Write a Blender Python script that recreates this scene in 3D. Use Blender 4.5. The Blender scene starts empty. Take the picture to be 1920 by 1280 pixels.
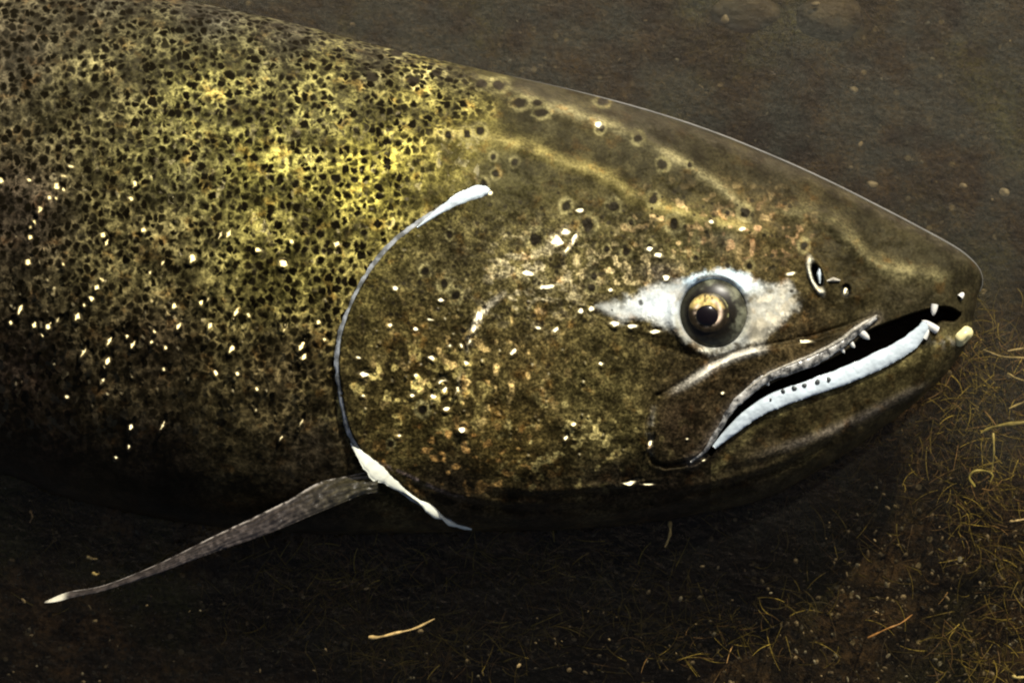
import bpy, math, random
import numpy as np

sc = bpy.context.scene
U = 0.0002                      # metres per photo pixel at the water level
CX, CY = 960.0, 640.0

# ------------------------------------------------------------------ camera
cam_d = bpy.data.cameras.new("camera")
cam = bpy.data.objects.new("camera", cam_d)
sc.collection.objects.link(cam)
CAM_H = 3.0
cam.location = (0, 0, CAM_H)
cam.rotation_euler = (0, 0, 0)
cam_d.sensor_width = 36.0
cam_d.lens = 36.0 * CAM_H / (1920 * U)
cam_d.clip_start = 0.05
cam_d.clip_end = 100.0
sc.camera = cam

# ------------------------------------------------------------------ light
SUN = np.array([0.30, 0.74, 0.60]); SUN /= np.linalg.norm(SUN)
elev = math.asin(SUN[2]); azim = math.atan2(SUN[0], SUN[1])
world = bpy.data.worlds.new("World"); sc.world = world
world.use_nodes = True
wn = world.node_tree.nodes; wl = world.node_tree.links
sky = wn.new("ShaderNodeTexSky"); sky.sky_type = 'NISHITA'; sky.sun_disc = False
sky.sun_elevation = elev; sky.sun_rotation = azim
sky.air_density = 0.7; sky.dust_density = 6.0; sky.ozone_density = 0.3
bgn = wn["Background"]; bgn.inputs[1].default_value = 0.07
wl.new(sky.outputs[0], bgn.inputs[0])
sun_d = bpy.data.lights.new("sun", 'SUN')
sun_d.energy = 4.6; sun_d.angle = math.radians(0.5); sun_d.color = (1.0, 0.95, 0.84)
sun = bpy.data.objects.new("sun", sun_d); sc.collection.objects.link(sun)
from mathutils import Vector
sun.rotation_euler = Vector(tuple(SUN)).to_track_quat('Z', 'Y').to_euler()
sun.location = (0.4, 1.0, 1.0)
HALF = SUN + np.array([0, 0, 1.0]); HALF /= np.linalg.norm(HALF)

sc.view_settings.view_transform = 'Standard'
sc.view_settings.look = 'None'
sc.view_settings.exposure = 0.22
sc.view_settings.gamma = 1.0
sc.render.engine = 'CYCLES'
sc.cycles.filter_width = 2.1
sc.cycles.max_bounces = 8
sc.cycles.transparent_max_bounces = 16
sc.cycles.sample_clamp_indirect = 2.0
sc.cycles.caustics_reflective = False
sc.cycles.caustics_refractive = False

# ------------------------------------------------------------------ helpers
rng = np.random.default_rng(11)
random.seed(5)

def W(px, py, pz=0.0):
    """photo-pixel measure -> metres"""
    return np.stack([(np.asarray(px, float) - CX) * U,
                     (CY - np.asarray(py, float)) * U,
                     np.asarray(pz, float) * U + 0 * np.asarray(px, float)], -1)

def sstep(a, b, x):
    t = np.clip((x - a) / (b - a), 0, 1)
    return t * t * (3 - 2 * t)

_tab = np.random.default_rng(3).random((512, 512))
def vn(x, y, s, seed=0):
    x = x / s + seed * 17.31; y = y / s + seed * 7.77
    xi = np.floor(x).astype(int); yi = np.floor(y).astype(int)
    fx = x - xi; fy = y - yi
    fx = fx * fx * (3 - 2 * fx); fy = fy * fy * (3 - 2 * fy)
    a = _tab[xi % 512, yi % 512]; b = _tab[(xi + 1) % 512, yi % 512]
    c = _tab[xi % 512, (yi + 1) % 512]; d = _tab[(xi + 1) % 512, (yi + 1) % 512]
    return (a * (1 - fx) + b * fx) * (1 - fy) + (c * (1 - fx) + d * fx) * fy

def fbm(x, y, s, oct=4, seed=0):
    r = 0; amp = 1; tot = 0
    for k in range(oct):
        r = r + amp * vn(x, y, s / 2 ** k, seed + k * 3); tot += amp; amp *= .55
    return r / tot

def crom(pts, n=8):
    P = np.array(pts, float)
    P = np.vstack([2 * P[0] - P[1], P, 2 * P[-1] - P[-2]])
    out = []
    for i in range(1, len(P) - 2):
        for t in np.linspace(0, 1, n, endpoint=False):
            a, b, c, d = P[i - 1], P[i], P[i + 1], P[i + 2]
            out.append(.5 * ((2 * b) + (c - a) * t + (2 * a - 5 * b + 4 * c - d) * t * t + (3 * b - a - 3 * c + d) * t ** 3))
    out.append(P[-2])
    return np.array(out)

def pd(px, py, line, maxd):
    """distance, 0..1 position and signed side of points to a polyline"""
    L = np.asarray(line, float)
    seg = np.linalg.norm(np.diff(L, axis=0), axis=1); cum = np.r_[0, np.cumsum(seg)]; tot = cum[-1]
    d = np.full(px.shape, float(maxd)); s = np.zeros(px.shape); side = np.ones(px.shape)
    x0, y0 = L.min(0) - maxd; x1, y1 = L.max(0) + maxd
    big = np.nonzero((px > x0) & (px < x1) & (py > y0) & (py < y1))[0]
    bx, by = px[big], py[big]
    bd = np.full(bx.shape, float(maxd)); bs = np.zeros(bx.shape); bside = np.ones(bx.shape)
    for i in range(len(L) - 1):
        a, b = L[i], L[i + 1]
        if seg[i] < 1e-6: continue
        m = np.nonzero((bx > min(a[0], b[0]) - maxd) & (bx < max(a[0], b[0]) + maxd) &
                       (by > min(a[1], b[1]) - maxd) & (by < max(a[1], b[1]) + maxd))[0]
        if not len(m): continue
        vx, vy = b - a
        wx = bx[m] - a[0]; wy = by[m] - a[1]
        t = np.clip((wx * vx + wy * vy) / seg[i] ** 2, 0, 1)
        dd = np.hypot(wx - t * vx, wy - t * vy)
        up = dd < bd[m]
        k = m[up]
        bd[k] = dd[up]; bs[k] = (cum[i] + t[up] * seg[i]) / tot
        bside[k] = np.sign(vx * wy[up] - vy * wx[up] + 1e-9)
    d[big] = bd; s[big] = bs; side[big] = bside
    return d, s, side

def inside(px, py, poly):
    P = np.asarray(poly, float)
    r = np.zeros(px.shape, bool)
    j = len(P) - 1
    for i in range(len(P)):
        xi, yi = P[i]; xj, yj = P[j]
        c = ((yi > py) != (yj > py))
        with np.errstate(divide='ignore', invalid='ignore'):
            r ^= c & (px < (xj - xi) * (py - yi) / (yj - yi + 1e-12) + xi)
        j = i
    return r

def poly_sd(px, py, poly, maxd):
    d, _, _ = pd(px, py, np.vstack([poly, poly[:1]]), maxd)
    return np.where(inside(px, py, poly), d, -d)        # positive inside

def make_mesh(name, co, faces, mat, parent=None, smooth=True, attrs=None):
    me = bpy.data.meshes.new(name)
    co = np.asarray(co, np.float32); faces = np.asarray(faces, np.int32)
    k = faces.shape[1]
    me.vertices.add(len(co)); me.vertices.foreach_set("co", co.ravel())
    me.loops.add(faces.size); me.loops.foreach_set("vertex_index", faces.ravel())
    me.polygons.add(len(faces))
    me.polygons.foreach_set("loop_start", np.arange(0, faces.size, k, dtype=np.int32))
    me.polygons.foreach_set("loop_total", np.full(len(faces), k, np.int32))
    me.polygons.foreach_set("use_smooth", np.full(len(faces), smooth, bool))
    for an, arr in (attrs or {}).items():
        a = me.attributes.new(an, 'FLOAT_COLOR', 'POINT')
        c = np.ones((len(co), 4), np.float32); c[:, :arr.shape[1]] = arr
        a.data.foreach_set("color", c.ravel())
    me.update(calc_edges=True); me.validate()
    o = bpy.data.objects.new(name, me); sc.collection.objects.link(o)
    me.materials.append(mat)
    if parent is not None: o.parent = parent
    return o

def grid_faces(nr, nc, wrap_r=False):
    """index = r*nc + c"""
    r = np.arange(nr if wrap_r else nr - 1); c = np.arange(nc - 1)
    R, C = np.meshgrid(r, c, indexing='ij'); R2 = (R + 1) % nr
    return np.stack([R * nc + C, R2 * nc + C, R2 * nc + C + 1, R * nc + C + 1], -1).reshape(-1, 4)

def tag(o, label=None, cat=None, group=None, kind=None):
    if label: o["label"] = label
    if cat: o["category"] = cat
    if group: o["group"] = group
    if kind: o["kind"] = kind
    return o

# ------------------------------------------------------------------ node helper
class NT:
    def __init__(s, name):
        s.m = bpy.data.materials.new(name); s.m.use_nodes = True
        s.t = s.m.node_tree; s.n = s.t.nodes; s.l = s.t.links
        s.bsdf = s.n["Principled BSDF"]; s.out = s.n["Material Output"]
    def add(s, typ, ins=None, **kw):
        nd = s.n.new(typ)
        for k, v in kw.items(): setattr(nd, k, v)
        for k, v in (ins or {}).items(): s.put(nd.inputs[k], v)
        return nd
    def put(s, sock, v):
        if isinstance(v, bpy.types.NodeSocket): s.l.new(v, sock)
        else: sock.default_value = v
    def math(s, op, a, b=0.0, clamp=False):
        nd = s.n.new("ShaderNodeMath"); nd.operation = op; nd.use_clamp = clamp
        s.put(nd.inputs[0], a); s.put(nd.inputs[1], b); return nd.outputs[0]
    def vec(s, op, a, b=None, scale=None):
        nd = s.n.new("ShaderNodeVectorMath"); nd.operation = op
        s.put(nd.inputs[0], a)
        if b is not None: s.put(nd.inputs[1], b)
        if scale is not None: s.put(nd.inputs['Scale'], scale)
        return nd.outputs[0]
    def rng(s, v, a, b, c=0.0, d=1.0):
        nd = s.n.new("ShaderNodeMapRange"); nd.clamp = True; nd.interpolation_type = 'SMOOTHSTEP'
        s.put(nd.inputs[0], v)
        for i, q in enumerate((a, b, c, d)): s.put(nd.inputs[1 + i], q)
        return nd.outputs[0]
    def mix(s, f, a, b, typ='MIX'):
        nd = s.n.new("ShaderNodeMix"); nd.data_type = 'RGBA'; nd.blend_type = typ
        s.put(nd.inputs[0], f); s.put(nd.inputs[6], a); s.put(nd.inputs[7], b); return nd.outputs[2]
    def noise(s, vec, scale, detail=3.0, rough=.55):
        nd = s.add("ShaderNodeTexNoise", {'Vector': vec, 'Scale': scale, 'Detail': detail, 'Roughness': rough}); return nd.outputs
    def vor(s, vec, scale, feature='F1', rnd=1.0):
        nd = s.add("ShaderNodeTexVoronoi", {'Vector': vec, 'Scale': scale, 'Randomness': rnd}, feature=feature); return nd.outputs
    def pxcoord(s):
        tc = s.n.new("ShaderNodeTexCoord")
        return s.vec('SCALE', tc.outputs['Object'], scale=1 / U)
    def attr(s, name):
        nd = s.n.new("ShaderNodeAttribute"); nd.attribute_name = name; return nd

def rgb(r, g, b): return (r, g, b, 1.0)

# ------------------------------------------------------------------ materials
def mat_skin():
    t = NT("fish_skin"); p = t.pxcoord()
    pig = t.attr("pigment").outputs['Color']
    mk = t.add("ShaderNodeSeparateColor", {'Color': t.attr("mask").outputs['Color']})
    ret, spark, gloss = mk.outputs[0], mk.outputs[1], mk.outputs[2]
    mk2 = t.add("ShaderNodeSeparateColor", {'Color': t.attr("mask2").outputs['Color']})
    spot, grain, clean = mk2.outputs[0], mk2.outputs[1], mk2.outputs[2]
    wob = t.noise(p, 1 / 17, 2)['Color']
    pw = t.vec('ADD', p, t.vec('SCALE', t.vec('SUBTRACT', wob, (.5, .5, .5)), scale=20.0))
    pn = t.vec('MULTIPLY', pw, (1.0, .9, .8))
    v = t.vor(pn, 1 / 15.5, rnd=.85); ve = t.vor(pn, 1 / 15.5, 'DISTANCE_TO_EDGE', rnd=.85)
    cell = t.add("ShaderNodeSeparateColor", {'Color': v['Color']})
    dist = t.math('ADD', v['Distance'], t.math('MULTIPLY', t.math('SUBTRACT', cell.outputs[0], .5), .22))
    sm = t.rng(dist, .30, .50, 1, 0)
    sm = t.math('MULTIPLY', sm, t.rng(cell.outputs[1], .02, .35, .6, 1.0))
    line = t.rng(ve['Distance'], .03, .24, 1, .12)
    patch = t.noise(p, 1 / 90, 3)['Fac']
    fine = t.noise(p, 1 / 15, 3, .6)['Fac']
    grn = t.noise(p, 1 / 5.5, 2, .6)['Fac']
    # reticulated part: bright net between the spots
    net = t.math('MULTIPLY', line, t.rng(fine, .34, .68, .35, 2.1))
    net = t.math('MULTIPLY', net, t.rng(patch, .34, .68, .5, 1.45))
    net = t.math('ADD', t.math('MULTIPLY', net, 1.5), .14)
    plain = t.math('MULTIPLY', t.rng(fine, .33, .70, .45, 1.6), t.rng(grn, .3, .72, .55, 1.5))
    plain = t.math('ADD', t.math('MULTIPLY', plain, grain), t.math('SUBTRACT', 1.0, grain))
    fmul = t.math('ADD', t.math('MULTIPLY', net, ret), t.math('MULTIPLY', plain, t.math('SUBTRACT', 1.0, ret)))
    fmul = t.math('MULTIPLY', fmul, t.rng(grn, .25, .75, .7, 1.3))
    clump = t.noise(p, 1 / 44, 4, .6)['Fac']
    fmul = t.math('MULTIPLY', fmul, t.rng(clump, .34, .68, .42, 1.7))
    spl = t.vor(pw, 1 / 13, rnd=1.0); cs_ = t.add('ShaderNodeSeparateColor', {'Color': spl['Color']})
    fleck = t.math('MULTIPLY', t.rng(spl['Distance'], .12, .34, 1, 0), t.rng(cs_.outputs[2], .66, .80))
    fmul = t.math('ADD', fmul, t.math('MULTIPLY', fleck, t.math('MULTIPLY', grain, 1.5)))
    fmul = t.math('ADD', t.math('MULTIPLY', fmul, t.math('SUBTRACT', 1.0, clean)), clean)
    col = t.vec('SCALE', pig, scale=fmul)
    # hue drift: olive <-> warm brown
    hue = t.noise(p, 1 / 34, 3)['Fac']
    warm = t.mix(t.math('MULTIPLY', t.rng(hue, .54, .74), t.math('SUBTRACT', 1.0, clean)), rgb(1, 1, 1), rgb(1.12, .86, .66))
    col = t.mix(1.0, col, warm, 'MULTIPLY')
    col = t.mix(t.math('MULTIPLY', sm, ret), col, rgb(.005, .004, .002))
    # small scattered dark dots outside the net
    v2 = t.vor(pw, 1 / 15, rnd=1.0)
    c2 = t.add("ShaderNodeSeparateColor", {'Color': v2['Color']})
    dots = t.math('MULTIPLY', t.rng(v2['Distance'], .16, .36, 1, 0), t.rng(c2.outputs[0], .45, .6))
    dots = t.math('MULTIPLY', dots, t.math('MULTIPLY', grain, t.math('SUBTRACT', 1.0, ret)))
    col = t.mix(t.math('MULTIPLY', dots, .8), col, rgb(.016, .012, .006))
    col = t.mix(spot, col, rgb(.010, .008, .005))
    t.put(t.bsdf.inputs['Base Color'], col)
    # scales: each cell is tipped a little its own way
    sv = t.vec('MULTIPLY', pw, (1.0, .62, .8))
    v3 = t.vor(sv, 1 / 9.5, rnd=.95)
    geo = t.n.new("ShaderNodeNewGeometry")
    tilt = t.vec('SUBTRACT', v3['Color'], (.5, .5, .5))
    tilt = t.vec('SCALE', tilt, scale=t.math('MULTIPLY', spark, 1.1))
    nrm = t.vec('NORMALIZE', t.vec('ADD', geo.outputs['Normal'], tilt))
    h = t.math('ADD', t.math('MULTIPLY', grn, .5), t.math('MULTIPLY', fine, 1.0))
    bstr = t.math('MULTIPLY', t.math('SUBTRACT', 1.0, gloss), t.math('ADD', t.math('MULTIPLY', grain, .32), .10))
    bump = t.add("ShaderNodeBump", {'Height': h, 'Strength': bstr, 'Distance': 5 * U, 'Normal': nrm})
    t.put(t.bsdf.inputs['Normal'], bump.outputs[0])
    c3 = t.add('ShaderNodeSeparateColor', {'Color': v3['Color']})
    gl2 = t.math('MAXIMUM', gloss, t.math('MULTIPLY', t.rng(t.math('FRACT', t.math('MULTIPLY', c3.outputs[0], 7.3)), .78, .82), t.math('MULTIPLY', t.math('SUBTRACT', 1.0, spot), t.rng(spark, .12, .5, 0, .55))))
    t.put(t.bsdf.inputs['Roughness'], t.rng(gl2, 0, 1, .5, .27))
    t.put(t.bsdf.inputs['Specular IOR Level'], t.math('MULTIPLY', t.rng(gl2, 0, 1, .07, .55), t.math('SUBTRACT', 1.0, t.math('MULTIPLY', t.math('MULTIPLY', sm, ret), t.math('SUBTRACT', .85, gloss)))))
    t.put(t.bsdf.inputs['Specular Tint'], t.mix(t.math('MULTIPLY', gl2, ret), rgb(1, .90, .58), rgb(1, .80, .34)))
    return t.m

def mat_wet(name, c, rough=.25, spec=.5, var=.25, scale=14, bump=.3, bdist=3, c2=None, coat=0.0, metal=0.0):
    t = NT(name); p = t.pxcoord()
    n = t.noise(p, 1 / scale, 4, .6)['Fac']
    c2 = c2 or tuple(q * (1 - var) for q in c[:3])
    col = t.mix(t.rng(n, .36, .64), rgb(*c2[:3]), rgb(*c[:3]))
    t.put(t.bsdf.inputs['Base Color'], col)
    t.put(t.bsdf.inputs['Roughness'], rough); t.put(t.bsdf.inputs['Specular IOR Level'], spec)
    t.put(t.bsdf.inputs['Coat Weight'], coat); t.put(t.bsdf.inputs['Coat Roughness'], .12)
    t.put(t.bsdf.inputs['Metallic'], metal)
    b = t.add("ShaderNodeBump", {'Height': n, 'Strength': bump, 'Distance': bdist * U})
    t.put(t.bsdf.inputs['Normal'], b.outputs[0])
    return t.m

def mat_fin():
    t = NT("fin_skin"); p = t.pxcoord()
    a = t.add("ShaderNodeSeparateColor", {'Color': t.attr("fin").outputs['Color']})
    s, w, tip = a.outputs[0], a.outputs[1], a.outputs[2]
    nl = t.noise(t.vec('MULTIPLY', p, (.5, 1, 1)), 1 / 60, 3)['Fac']
    ray = t.math('SINE', t.math('ADD', t.math('MULTIPLY', w, 30.0), t.math('MULTIPLY', nl, 26.0)))
    n = t.noise(p, 1 / 11, 4, .65)['Fac']
    k = t.math('MULTIPLY', t.rng(n, .42, .70, .55, 1.7), t.rng(ray, -1, 1, .8, 1.1))
    c = t.mix(t.rng(s, .0, .35), rgb(.042, .037, .018), rgb(.05, .041, .035))
    c = t.vec('SCALE', c, scale=k)
    edge = t.math('MULTIPLY', t.rng(w, .0, .13, 1, 0), t.rng(t.noise(p, 1 / 18, 2)['Fac'], .40, .58))
    c = t.mix(t.math('MULTIPLY', edge, .8), c, rgb(.55, .50, .43))  # highlight along the fin's upper edge painted into the colour
    c = t.mix(tip, c, rgb(.80, .76, .58))
    t.put(t.bsdf.inputs['Base Color'], c)
    t.put(t.bsdf.inputs['Roughness'], .3)
    h = t.math('ADD', t.math('MULTIPLY', ray, .5), t.math('MULTIPLY', n, 1.2))
    b = t.add("ShaderNodeBump", {'Height': h, 'Strength': .35, 'Distance': 4 * U})
    t.put(t.bsdf.inputs['Normal'], b.outputs[0])
    return t.m

def mat_bed():
    t = NT("silty_riverbed"); p = t.pxcoord()
    big = t.noise(p, 1 / 260, 4)['Fac']; mid = t.noise(p, 1 / 46, 5, .65)['Fac']; fine = t.noise(p, 1 / 9, 4, .7)['Fac']
    v = t.vor(p, 1 / 21); cell = t.add("ShaderNodeSeparateColor", {'Color': v['Color']})
    c = t.mix(t.rng(mid, .35, .66), rgb(.015, .0105, .006), rgb(.058, .043, .022))
    sepb = t.add("ShaderNodeSeparateXYZ", {'Vector': p})
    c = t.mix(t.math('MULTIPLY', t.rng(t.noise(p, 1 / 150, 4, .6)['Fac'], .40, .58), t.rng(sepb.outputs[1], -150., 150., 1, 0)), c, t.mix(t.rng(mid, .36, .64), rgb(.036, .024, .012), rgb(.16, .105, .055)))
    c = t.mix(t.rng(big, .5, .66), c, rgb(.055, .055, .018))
    bed_shade = t.rng(t.math('ADD', t.math('SUBTRACT', sepb.outputs[1], t.math('MULTIPLY', sepb.outputs[0], .45)), t.math('MULTIPLY', t.math('SUBTRACT', big, .5), 500.0)), -620., -60., .22, 1.0)  # painted shade: bed colour darkens toward the lower right
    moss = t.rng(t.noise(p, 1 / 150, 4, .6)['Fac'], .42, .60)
    c = t.vec('SCALE', c, scale=t.math('MULTIPLY', bed_shade, t.rng(fine, .3, .72, .35, 1.9)))
    c = t.mix(t.math('MULTIPLY', t.rng(cell.outputs[0], .90, .95), t.rng(v['Distance'], .2, .35, .8, 0)), c, rgb(.24, .21, .14))
    t.put(t.bsdf.inputs['Base Color'], c); t.put(t.bsdf.inputs['Roughness'], .8)
    t.put(t.bsdf.inputs['Specular IOR Level'], .15)
    h = t.math('ADD', t.math('MULTIPLY', mid, 1.0), t.math('MULTIPLY', fine, .5))
    b = t.add("ShaderNodeBump", {'Height': h, 'Strength': .9, 'Distance': 22 * U})
    t.put(t.bsdf.inputs['Normal'], b.outputs[0])
    return t.m

def mat_water():
    t = NT("silty_water"); p = t.pxcoord()
    t.n.remove(t.bsdf)
    st = t.vec('MULTIPLY', p, (.75, 1.0, 1.0))
    rip = t.noise(st, 1 / 60, 4, .6)['Fac']; rip2 = t.noise(st, 1 / 15, 3, .6)['Fac']
    h = t.math('ADD', rip, t.math('MULTIPLY', rip2, .3))
    b = t.add("ShaderNodeBump", {'Height': h, 'Strength': .5, 'Distance': 12 * U})
    sep = t.add("ShaderNodeSeparateXYZ", {'Vector': p})
    cloud = t.noise(p, 1 / 330, 4, .55)['Fac']
    silt = t.rng(t.math('ADD', sep.outputs[1], t.math('MULTIPLY', t.math('SUBTRACT', cloud, .5), 700.0)), -420., 560., .012, .36)  # silt veil; its fade toward the bottom is painted light falloff
    speck = t.noise(st, 1 / 7, 3, .7)['Fac']
    silt = t.math('MULTIPLY', silt, t.rng(speck, .3, .7, .72, 1.25))
    tr = t.add("ShaderNodeBsdfTransparent", {'Color': rgb(.90, .82, .64)})
    scol = t.mix(t.rng(t.noise(p, 1 / 120, 4)['Fac'], .4, .62), rgb(.100, .098, .076), rgb(.082, .070, .054))
    df = t.add("ShaderNodeBsdfDiffuse", {'Color': scol, 'Normal': b.outputs[0]})
    gl = t.add("ShaderNodeBsdfGlossy", {'Color': rgb(1, .88, .70), 'Roughness': .06, 'Normal': b.outputs[0]})
    fr = t.add("ShaderNodeFresnel", {'IOR': 1.33, 'Normal': b.outputs[0]})
    m1 = t.add("ShaderNodeMixShader", {0: silt, 1: tr.outputs[0], 2: df.outputs[0]})
    m2 = t.add("ShaderNodeMixShader", {0: fr.outputs[0], 1: m1.outputs[0], 2: gl.outputs[0]})
    t.l.new(m2.outputs[0], t.out.inputs[0])
    return t.m

def mat_attr(name, rough=.6, spec=.3):
    t = NT(name)
    n = t.noise(t.pxcoord(), 1 / 10, 3)['Fac']
    c = t.vec('SCALE', t.attr("pigment").outputs['Color'], scale=t.rng(n, .3, .7, .6, 1.35))
    t.put(t.bsdf.inputs['Base Color'], c); t.put(t.bsdf.inputs['Roughness'], rough)
    t.put(t.bsdf.inputs['Specular IOR Level'], spec)
    return t.m

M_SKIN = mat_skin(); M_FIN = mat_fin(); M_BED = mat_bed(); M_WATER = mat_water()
M_GUM = mat_wet("pale_gum", (.62, .72, .77), .16, .6, .22, 30, .12, 2, coat=.3)
M_LIP = mat_wet("grey_lip", (.50, .49, .44), .22, .7, .93, 16, .7, 4, coat=.2)
M_GILL_GLINT = mat_wet("gill_glint_skin", (.82, .84, .70), .2, .5, .08, 26, .2, 3)  # whitish membrane, brightened to paint the shine of the gill edge
M_RIM = mat_wet("gill_rim_skin", (.36, .39, .41), .3, .5, .6, 26, .6, 4, c2=(.10, .105, .10))
M_STREAK = mat_wet("pale_edge_skin", (.48, .45, .36), .28, .5, .55, 10, .5, 3)
M_TOOTH = mat_wet("tooth_enamel", (.78, .77, .70), .18, .5, .1, 10, .1, 2)
M_JAWTIP = mat_wet("yellowed_jaw_tip", (.80, .72, .36), .3, .5, .1, 12, .3, 3)
M_EYE = mat_attr("eyeball_skin", .34, .3)
M_IRIS = mat_attr("golden_iris", .4, .2)
M_PUPIL = mat_wet("pupil_black", (.006, .004, .005), .2, .3, .2, 20, .05, 1)

# ================================================================== THE SETTING
# riverbed -------------------------------------------------------------
def bed_z(px, py):
    z = -268 + (fbm(px, py, 330, 4, 2) - .5) * 60 + (fbm(px, py, 60, 3, 9) - .5) * 34
    far = np.clip((np.hypot(px - 960, py - 640) - 1600) / 4000, 0, 1)
    return z + far * (fbm(px, py, 2500, 3, 4) - .5) * 260

def axis(lo, hi, step, far):
    a = np.arange(lo, hi + step, step)
    e = []
    d, x = step, 0
    while x < far: d *= 1.25; x += d; e.append(x)
    e = np.array(e)
    return np.r_[(lo - e)[::-1], a, hi + e]
gx = axis(-250, 2170, 6, 22000); gy = axis(-250, 1530, 6, 22000)
GY, GX = np.meshgrid(gy, gx, indexing='ij')
bx, by = GX.ravel(), GY.ravel()
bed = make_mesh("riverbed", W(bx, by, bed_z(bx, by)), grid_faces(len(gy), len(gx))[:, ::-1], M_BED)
tag(bed, kind="structure")

gx = np.array([-20000., 22000.]); gy = np.array([-20000., 21000.])
GY, GX = np.meshgrid(gy, gx, indexing='ij')
water = make_mesh("water", W(GX.ravel(), GY.ravel(), 0 * GX.ravel()), grid_faces(2, 2)[:, ::-1], M_WATER)
tag(water, kind="structure")

# ================================================================== THE SALMON
TOP = np.array([(-3000, 420), (-2900, 250), (-2780, 300), (-2600, 395), (-2300, 390), (-1800, 290), (-1200, 120), (-700, -10), (-300, -62), (0, -52), (250, -18), (400, 12), (550, 44), (700, 84), (900, 130), (1050, 164), (1200, 204),
                (1330, 246), (1450, 294), (1550, 339), (1650, 389), (1740, 436), (1795, 467), (1822, 488), (1835, 503), (1840, 514), (1842, 524)], float)
BOT = np.array([(-3000, 560), (-2900, 730), (-2780, 680), (-2600, 580), (-2300, 590), (-1800, 690), (-1200, 800), (-700, 850), (-300, 850), (0, 888), (100, 925), (250, 962), (400, 986), (600, 1000), (800, 998), (900, 996), (1100, 991),
                (1230, 977), (1310, 963), (1430, 936), (1551, 872), (1640, 812), (1700, 768), (1760, 715), (1795, 672), (1812, 645), (1820, 626), (1826, 590), (1832, 560), (1838, 542), (1842, 526)], float)
ZH = np.array([(-3000, 6), (-2900, 8), (-2700, 16), (-2550, 50), (-2300, 82), (-1800, 135), (-1200, 185), (-500, 215), (0, 232), (300, 248), (600, 258), (900, 246), (1100, 222), (1300, 188), (1500, 148), (1650, 112), (1750, 82), (1800, 58), (1826, 32), (1838, 15), (1842, 6)], float)
def _sp(P):
    return lambda x: np.interp(x, P[:, 0], P[:, 1])
def _smooth(P):
    c = crom(P, 10); c = c[np.argsort(c[:, 0])]
    return c
TOPs, BOTs, ZHs = _smooth(TOP), _smooth(BOT), _smooth(ZH)
ftop, fbot, fzh = _sp(TOPs), _sp(BOTs), _sp(ZHs)

def base_z(px, py):
    a, b = ftop(px), fbot(px)
    yc = (a + b) / 2; hh = np.maximum((b - a) / 2, .5)
    t = np.clip((py - yc) / hh, -1, 1)
    return fzh(px) * np.maximum(1 - t * t, 0) ** .48

# feature lines, measured on the animal
OPER = crom([(918, 360), (892, 364), (860, 376), (800, 414), (740, 460), (692, 520), (657, 590), (640, 660), (645, 740), (662, 812), (695, 862), (750, 912), (830, 966), (890, 992)], 8)
PREOP = crom([(1082, 436), (1040, 470), (960, 540), (915, 585), (888, 640), (872, 710), (870, 790), (890, 850)], 8)
RIDGE_A = crom([(770, 268), (850, 258), (920, 262), (980, 280), (1050, 305), (1140, 338), (1190, 372), (1270, 402), (1340, 422), (1430, 438), (1470, 480)], 8)
RIDGE_B = crom([(930, 162), (1000, 188), (1110, 226), (1200, 264), (1260, 298), (1320, 336), (1365, 372), (1410, 415), (1450, 462)], 8)
RIDGE_C = crom([(1430, 408), (1490, 400), (1540, 410), (1580, 440), (1620, 482), (1680, 508), (1740, 516), (1790, 514)], 8)
MAXTOP = crom([(1232, 744), (1258, 732), (1292, 712), (1340, 682), (1385, 663), (1435, 652)], 8)
CREASE_V = crom([(1232, 742), (1219, 768), (1214, 810), (1216, 842), (1226, 862), (1244, 869)], 6)
CREASE_H = crom([(1244, 869), (1270, 868), (1300, 860), (1325, 845)], 6)
UPLIP = crom([(1292, 864), (1318, 842), (1340, 808), (1364, 768), (1395, 736), (1432, 708), (1480, 690), (1525, 672), (1570, 646), (1605, 618), (1638, 596)], 8)
MOUTH = np.vstack([crom([(1322, 846), (1348, 806), (1378, 762), (1412, 734), (1455, 712), (1500, 694), (1540, 678), (1585, 654), (1620, 622), (1650, 608), (1700, 590), (1745, 577), (1776, 576), (1798, 587)], 6),
                   crom([(1798, 592), (1786, 604), (1762, 604), (1738, 622), (1700, 648), (1640, 676), (1560, 706), (1480, 734), (1410, 768), (1365, 806), (1330, 850)], 6)])
GUM = crom([(1335, 836), (1360, 812), (1392, 784), (1430, 758), (1480, 738), (1540, 717), (1600, 695), (1650, 672), (1695, 647), (1722, 622), (1732, 604)], 8)
JAWRIDGE = crom([(1750, 712), (1690, 742), (1620, 776), (1540, 812), (1450, 842), (1380, 862)], 6)
FOLDS = [crom([(745, 872), (800, 902), (860, 924), (960, 940), (1100, 938)], 6),
         crom([(900, 905), (1010, 918), (1150, 906), (1240, 898)], 6),
         crom([(960, 968), (1100, 966), (1250, 945), (1400, 905)], 6),
         crom([(1230, 918), (1330, 902), (1450, 868), (1560, 812)], 6)]
SUBORB = crom([(1150, 615), (1220, 645), (1290, 662), (1360, 652), (1440, 618), (1490, 585)], 6)
EYE = (1331.0, 588.0)
PERI = crom([(1118, 574), (1165, 566), (1215, 542), (1262, 536), (1295, 520), (1335, 512), (1378, 518), (1420, 534), (1462, 540), (1490, 566), (1466, 592), (1430, 624), (1395, 646), (1345, 658), (1290, 640), (1255, 612), (1205, 596), (1160, 598)], 5)
NOSTRIL = [(1527, 517)]

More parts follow.
